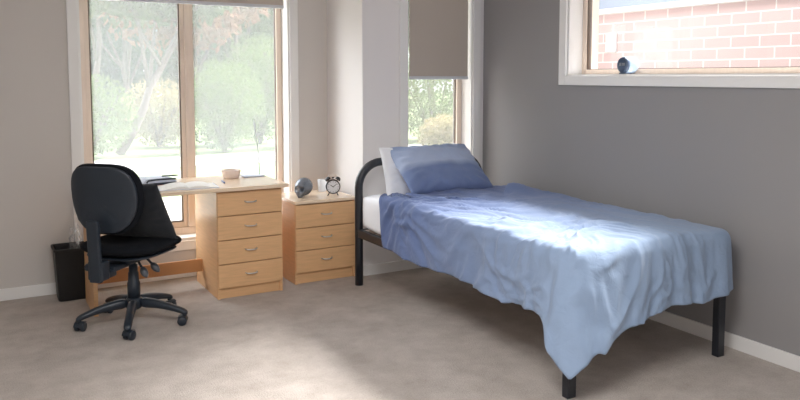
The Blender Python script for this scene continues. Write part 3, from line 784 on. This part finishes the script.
def digit(bm, ch_, x, z, w=.007, h=.014, t=.0022):
    y0, y1 = -.0378, -.0362
    sg = {'a': ((x, z + h), (x + w, z + h + t)), 'd': ((x, z), (x + w, z + t)), 'g': ((x, z + h / 2), (x + w, z + h / 2 + t)), 'f': ((x, z + h / 2), (x + t, z + h + t)), 'e': ((x, z), (x + t, z + h / 2)), 'b': ((x + w - t, z + h / 2), (x + w, z + h + t)), 'c': ((x + w - t, z), (x + w, z + h / 2))}
    for k in SEG[ch_]:
        (a, b), (c_, d_) = sg[k]; box(bm, (a, y0, b), (c_, y1, d_))
digit(bm, '1', -.020, .046); digit(bm, '0', -.010, .046); digit(bm, '0', .003, .046); digit(bm, '8', .013, .046)
L_('digits', bm, M['devdigit'], fc)

# ------------------------------------------------------------------ outside
GZ = -.12
bxs('ground_lawn', [((-14, 5.9, GZ - .1), (40, 60, GZ))], M['lawn'], base=(0, 0, GZ))
bxs('ground_paving', [((-14, D1 + T + .02, GZ), (W + T + .3, 9.6, GZ + .01))], M['concrete'], base=(0, 0, GZ))
bxs('ground_road', [((-14, 12.9, GZ), (40, 14.6, GZ + .01))], M['road'], base=(0, 0, GZ))
bxs('ground_side', [((W + T, YB - 4, GZ - .1), (9, 5.9, GZ))], M['concrete'], base=(0, 0, GZ))
bxs('wall_neighbour', [((5.0, -3, GZ), (5.2, 6.8, 1.985)), ((3.9, 5.56, GZ), (5.0, 5.80, 2.6))], M['brick'], base=(5.0, 3.13, 1.469))  # second box: unseen block added to keep sky glow off the bricks
nb = bxs('trim_1', [((4.96, -3, 1.985), (5.24, 6.8, 2.03))], M['white'])
nb = bxs('trim_2', [((5.0, -3, 2.03), (5.2, 6.8, 2.35))], M['cladding'])
bm = bmesh.new(); box(bm, (4.975, 4.88, 1.64), (5.0, 5.0, 1.815)); tag(obj('meter_box', bm, M['white'], None, bevel=.005), 'small plain white box fixed to the brick wall outside the right window', 'box')

def leaves(bm, c, rad, n, size, rnd, droop=.3, shell=.35):
    for _ in range(n):
        while True:
            p = Vector((rnd.uniform(-1, 1), rnd.uniform(-1, 1), rnd.uniform(-1, 1)))
            if shell < p.length < 1: break
        q = Vector((c[0] + p.x * rad[0], c[1] + p.y * rad[1], c[2] + p.z * rad[2]))
        s = size * rnd.uniform(.6, 1.3)
        a = Vector((rnd.gauss(0, 1), rnd.gauss(0, 1), rnd.gauss(0, 1) - droop * 3)).normalized(); b = a.cross(Vector((rnd.gauss(0, 1), rnd.gauss(0, 1), rnd.gauss(0, 1)))).normalized()
        n_ = a.cross(b) * s * .12
        vs = [bm.verts.new(x) for x in (q, q + a * s * .5 + b * s * .22 + n_, q + a * s, q + a * s * .5 - b * s * .22 + n_)]
        bm.faces.new(vs)
def tree(label, x, y, h, crown, lm, seed, n=2600, leaf=.16, lean=0.0, name='gum_tree', branches=7):
    rnd = random.Random(seed); t = thing(name, (x, y, GZ), label, 'tree')
    bm = bmesh.new(); top = Vector((x + lean, y, GZ + h * .62))
    trunk = [Vector((x, y, GZ)).lerp(top, k / 6) + Vector((rnd.uniform(-.08, .08), 0, 0)) * (k > 0) for k in range(7)]
    tube(bm, trunk, [.095 - .008 * k for k in range(7)], n=8)
    tips = []
    for k in range(branches):
        s = trunk[rnd.randint(2, 6)]; e = top + Vector((rnd.uniform(-1, 1) * crown[0] * .8, rnd.uniform(-1, 1) * crown[1] * .8, rnd.uniform(-.1, 1) * crown[2]))
        mid = s.lerp(e, .5) + Vector((0, 0, -.15)); tube(bm, [s, mid, e], [.045, .03, .012], n=6); tips.append(e)
    obj('trunk', bm, M['bark'], t, smooth=True)
    bm = bmesh.new()
    for e in tips + [top + Vector((0, 0, crown[2] * .5))]:
        leaves(bm, e, (crown[0] * .55, crown[1] * .55, crown[2] * .5), n // (len(tips) + 1), leaf, rnd, shell=.1)
    obj('foliage', bm, lm, t)
def shrub(label, x, y, rad, lm, seed, n=1500, leaf=.09, name='shrub'):
    rnd = random.Random(seed); t = thing(name, (x, y, GZ), label, 'shrub', group=None)
    bm = bmesh.new()
    for k in range(9):
        a = 2 * PI * k / 9; tube(bm, [(x, y, GZ), (x + rad[0] * .35 * math.cos(a), y + rad[1] * .35 * math.sin(a), GZ + rad[2] * .9), (x + rad[0] * .6 * math.cos(a), y + rad[1] * .6 * math.sin(a), GZ + rad[2] * 1.5)], [.03, .02, .008], n=6)
    obj('stems', bm, M['bark'], t)
    bm = bmesh.new(); leaves(bm, (x, y, GZ + rad[2]), rad, n, leaf, rnd, droop=-.2, shell=.45); leaves(bm, (x, y, GZ + rad[2] * .95), (rad[0] * .8, rad[1] * .8, rad[2] * .9), n // 2, leaf, rnd, shell=.2)
    obj('foliage', bm, lm, t)
tree('leaning gum tree with pale crossing limbs outside the left pane of the big window', 2.5, 15.6, 4.2, (1.7, .9, 1.3), M['leaf_gum'], 1, lean=1.3, n=5200, leaf=.2)
tree('rusty-leaved gum tree behind the window mullion', 5.0, 18.0, 4.9, (1.9, 1.0, 1.5), M['leaf_rust'], 2, lean=-.6, n=5200, leaf=.22)
tree('grey-green gum tree at the far left of the big window', 2.6, 20.4, 6.0, (1.8, 1.2, 2.1), M['leaf_dark'], 3, lean=.4, n=5200, leaf=.26)
tree('tall pale gum tree outside the right pane of the big window', 7.3, 22.6, 5.4, (1.5, 1.2, 1.7), M['leaf_gum'], 4, lean=-.2, n=4600, leaf=.26)
shrub('wide dark thicket far behind the leaning gum tree', 3.6, 27.5, (2.6, 1.0, 2.1), M['leaf_dark'], 21, n=5000, leaf=.3)
shrub('grey-green thicket far behind the window mullion', 8.3, 29.5, (2.6, 1.0, 2.3), M['leaf_gum'], 22, n=5000, leaf=.3)
shrub('distant dark thicket behind the right pane of the big window', 12.2, 31.5, (2.4, 1.0, 1.9), M['leaf_dark'], 23, n=5000, leaf=.32)
tree('dark tree seen low through the narrow window above the pillow', 13.2, 21.0, 4.2, (2.4, 1.4, 1.3), M['leaf_dark'], 6, n=5000, leaf=.24)
tree('bushy dark tree rising behind the leaning gum tree', 4.2, 24.5, 5.6, (2.1, 1.3, 2.2), M['leaf_dark'], 7, n=6000, leaf=.3)
tree('bushy pale tree rising behind the tall pale gum tree', 9.6, 26.5, 4.6, (2.1, 1.3, 1.7), M['leaf_gum'], 8, n=6000, leaf=.3)
shrub('bright round shrub behind the road at the left edge of the big window', 1.9, 15.2, (.95, .5, .8), M['leaf_bright'], 11, n=2600)
shrub('dry straw-coloured bush beyond the road outside the left pane', 3.55, 16.9, (.9, .5, .75), M['leaf_dry'], 12, n=2600)
shrub('low green bush beside the window mullion beyond the road', 4.5, 15.2, (.9, .5, .95), M['leaf_bright'], 13, n=2800)
shrub('tall bright shrub outside the right pane, beyond the road', 5.75, 16.6, (1.0, .6, 1.25), M['leaf_bright'], 14, n=3600)
shrub('dense dark bush near the right frame of the big window', 6.9, 15.4, (.95, .55, .95), M['leaf_dark'], 15, n=3000)
shrub('leafy yellow-green shrub filling the lower narrow window above the pillow', 9.7, 15.4, (1.5, .8, 1.15), M['leaf_bright'], 16, n=5000)
shrub('dry grassy clump in front of the shrub outside the narrow window', 8.2, 12.3, (.8, .4, .4), M['leaf_dry'], 17, n=2500)

# ------------------------------------------------------------------ light
def sky_glow(w):                                       # added bright lobe of sky, lifts window light on desk and return wall
    N = w.node_tree.nodes; L = w.node_tree.links; bg = N['Background']
    tc = N.new('ShaderNodeTexCoord'); nm = N.new('ShaderNodeVectorMath'); nm.operation = 'NORMALIZE'; L.new(tc.outputs['Generated'], nm.inputs[0])
    d = N.new('ShaderNodeVectorMath'); d.operation = 'DOT_PRODUCT'; d.inputs[1].default_value = Vector((-.62, .52, .60)).normalized(); L.new(nm.outputs[0], d.inputs[0])
    mr = N.new('ShaderNodeMapRange'); mr.interpolation_type = 'SMOOTHSTEP'; mr.inputs['From Min'].default_value = .78; mr.inputs['From Max'].default_value = 1; mr.inputs['To Min'].default_value = 1; mr.inputs['To Max'].default_value = 9
    L.new(d.outputs['Value'], mr.inputs['Value'])
    sc = N.new('ShaderNodeVectorMath'); sc.operation = 'SCALE'; sc.inputs[0].default_value = (.93, .97, 1.0); L.new(mr.outputs['Result'], sc.inputs['Scale'])
    L.new(sc.outputs[0], bg.inputs['Color'])
w = bpy.data.worlds.new('overcast'); S.world = w; w.use_nodes = True
bg = w.node_tree.nodes['Background']; bg.inputs['Color'].default_value = (.93, .97, 1.0, 1); bg.inputs['Strength'].default_value = 1.55
sky_glow(w)
sd = bpy.data.lights.new('sun', 'SUN'); sd.energy = 23; sd.angle = R(24); sd.color = (1, .97, .93)
so = bpy.data.objects.new('sun', sd); C.objects.link(so)
dirv = Vector((-.74, -.03, -.67)); so.rotation_euler = dirv.to_track_quat('-Z', 'Y').to_euler(); so.location = (8, 4, 9)
ct = thing('fill_panel', (.5, 1.3, H), 'flat white panel added under the ceiling for fill light', 'ceiling light')  # fixture out of view, added to go with the fill lamp
bm = bmesh.new(); box(bm, (-.1, .7, H - .03), (1.1, 1.9, H)); obj('housing', bm, M['white'], ct)
def lamp(name, loc, rot, size, power, col=(1, .99, .98)):
    l = bpy.data.lights.new(name, 'AREA'); l.shape = 'SQUARE'; l.size = size; l.energy = power; l.color = col
    o = bpy.data.objects.new(name, l); C.objects.link(o); o.location = loc; o.rotation_euler = rot
lamp('fill_lamp', (.5, 1.3, H - .04), (0, 0, 0), 1.1, 70)  # added fill light for the room, no visible source
def portal(name, loc, rot, sx, sy):
    l = bpy.data.lights.new(name, 'AREA'); l.shape = 'RECTANGLE'; l.size = sx; l.size_y = sy; l.cycles.is_portal = True
    o = bpy.data.objects.new(name, l); C.objects.link(o); o.location = loc; o.rotation_euler = rot
portal('portal_back', ((w1x0 + w1x1) / 2, D1 + .21, (w1z0 + w1z1) / 2), (R(-90), 0, 0), w1x1 - w1x0, w1z1 - w1z0)
portal('portal_alcove', ((w2x0 + w2x1) / 2, D2 + .21, (w2z0 + w2z1) / 2), (R(-90), 0, 0), w2x1 - w2x0, w2z1 - w2z0)
portal('portal_side', (W + .21, (w3y0 + w3y1) / 2, (w3z0 + w3z1) / 2), (0, R(90), 0), w3z1 - w3z0, w3y1 - w3y0)
portal('portal_front', ((rx0 + rx1) / 2, YB - .16, (rz0 + rz1) / 2), (R(90), 0, 0), rx1 - rx0, rz1 - rz0)

# ------------------------------------------------------------------ camera
cd = bpy.data.cameras.new('camera'); cam = bpy.data.objects.new('camera', cd); C.objects.link(cam); S.camera = cam
cd.sensor_width = 36; cd.lens = 752.07 / 800 * 36; cd.shift_x = 0; cd.shift_y = -(200 - 137.31) / 800
cd.clip_start = .05; cd.clip_end = 300
cam.location = (0, 0, 1.4269)
cam.rotation_euler = (PI / 2 - .0807, 0, -.5181)
vs = S.view_settings; vs.view_transform = 'Standard'; vs.look = 'None'; vs.gamma = 1; vs.use_curve_mapping = False; vs.exposure = 0.0
S.cycles.max_bounces = 10; S.cycles.diffuse_bounces = 6; S.cycles.transparent_max_bounces = 12; S.cycles.use_denoising = True
S.cycles.sample_clamp_indirect = 8
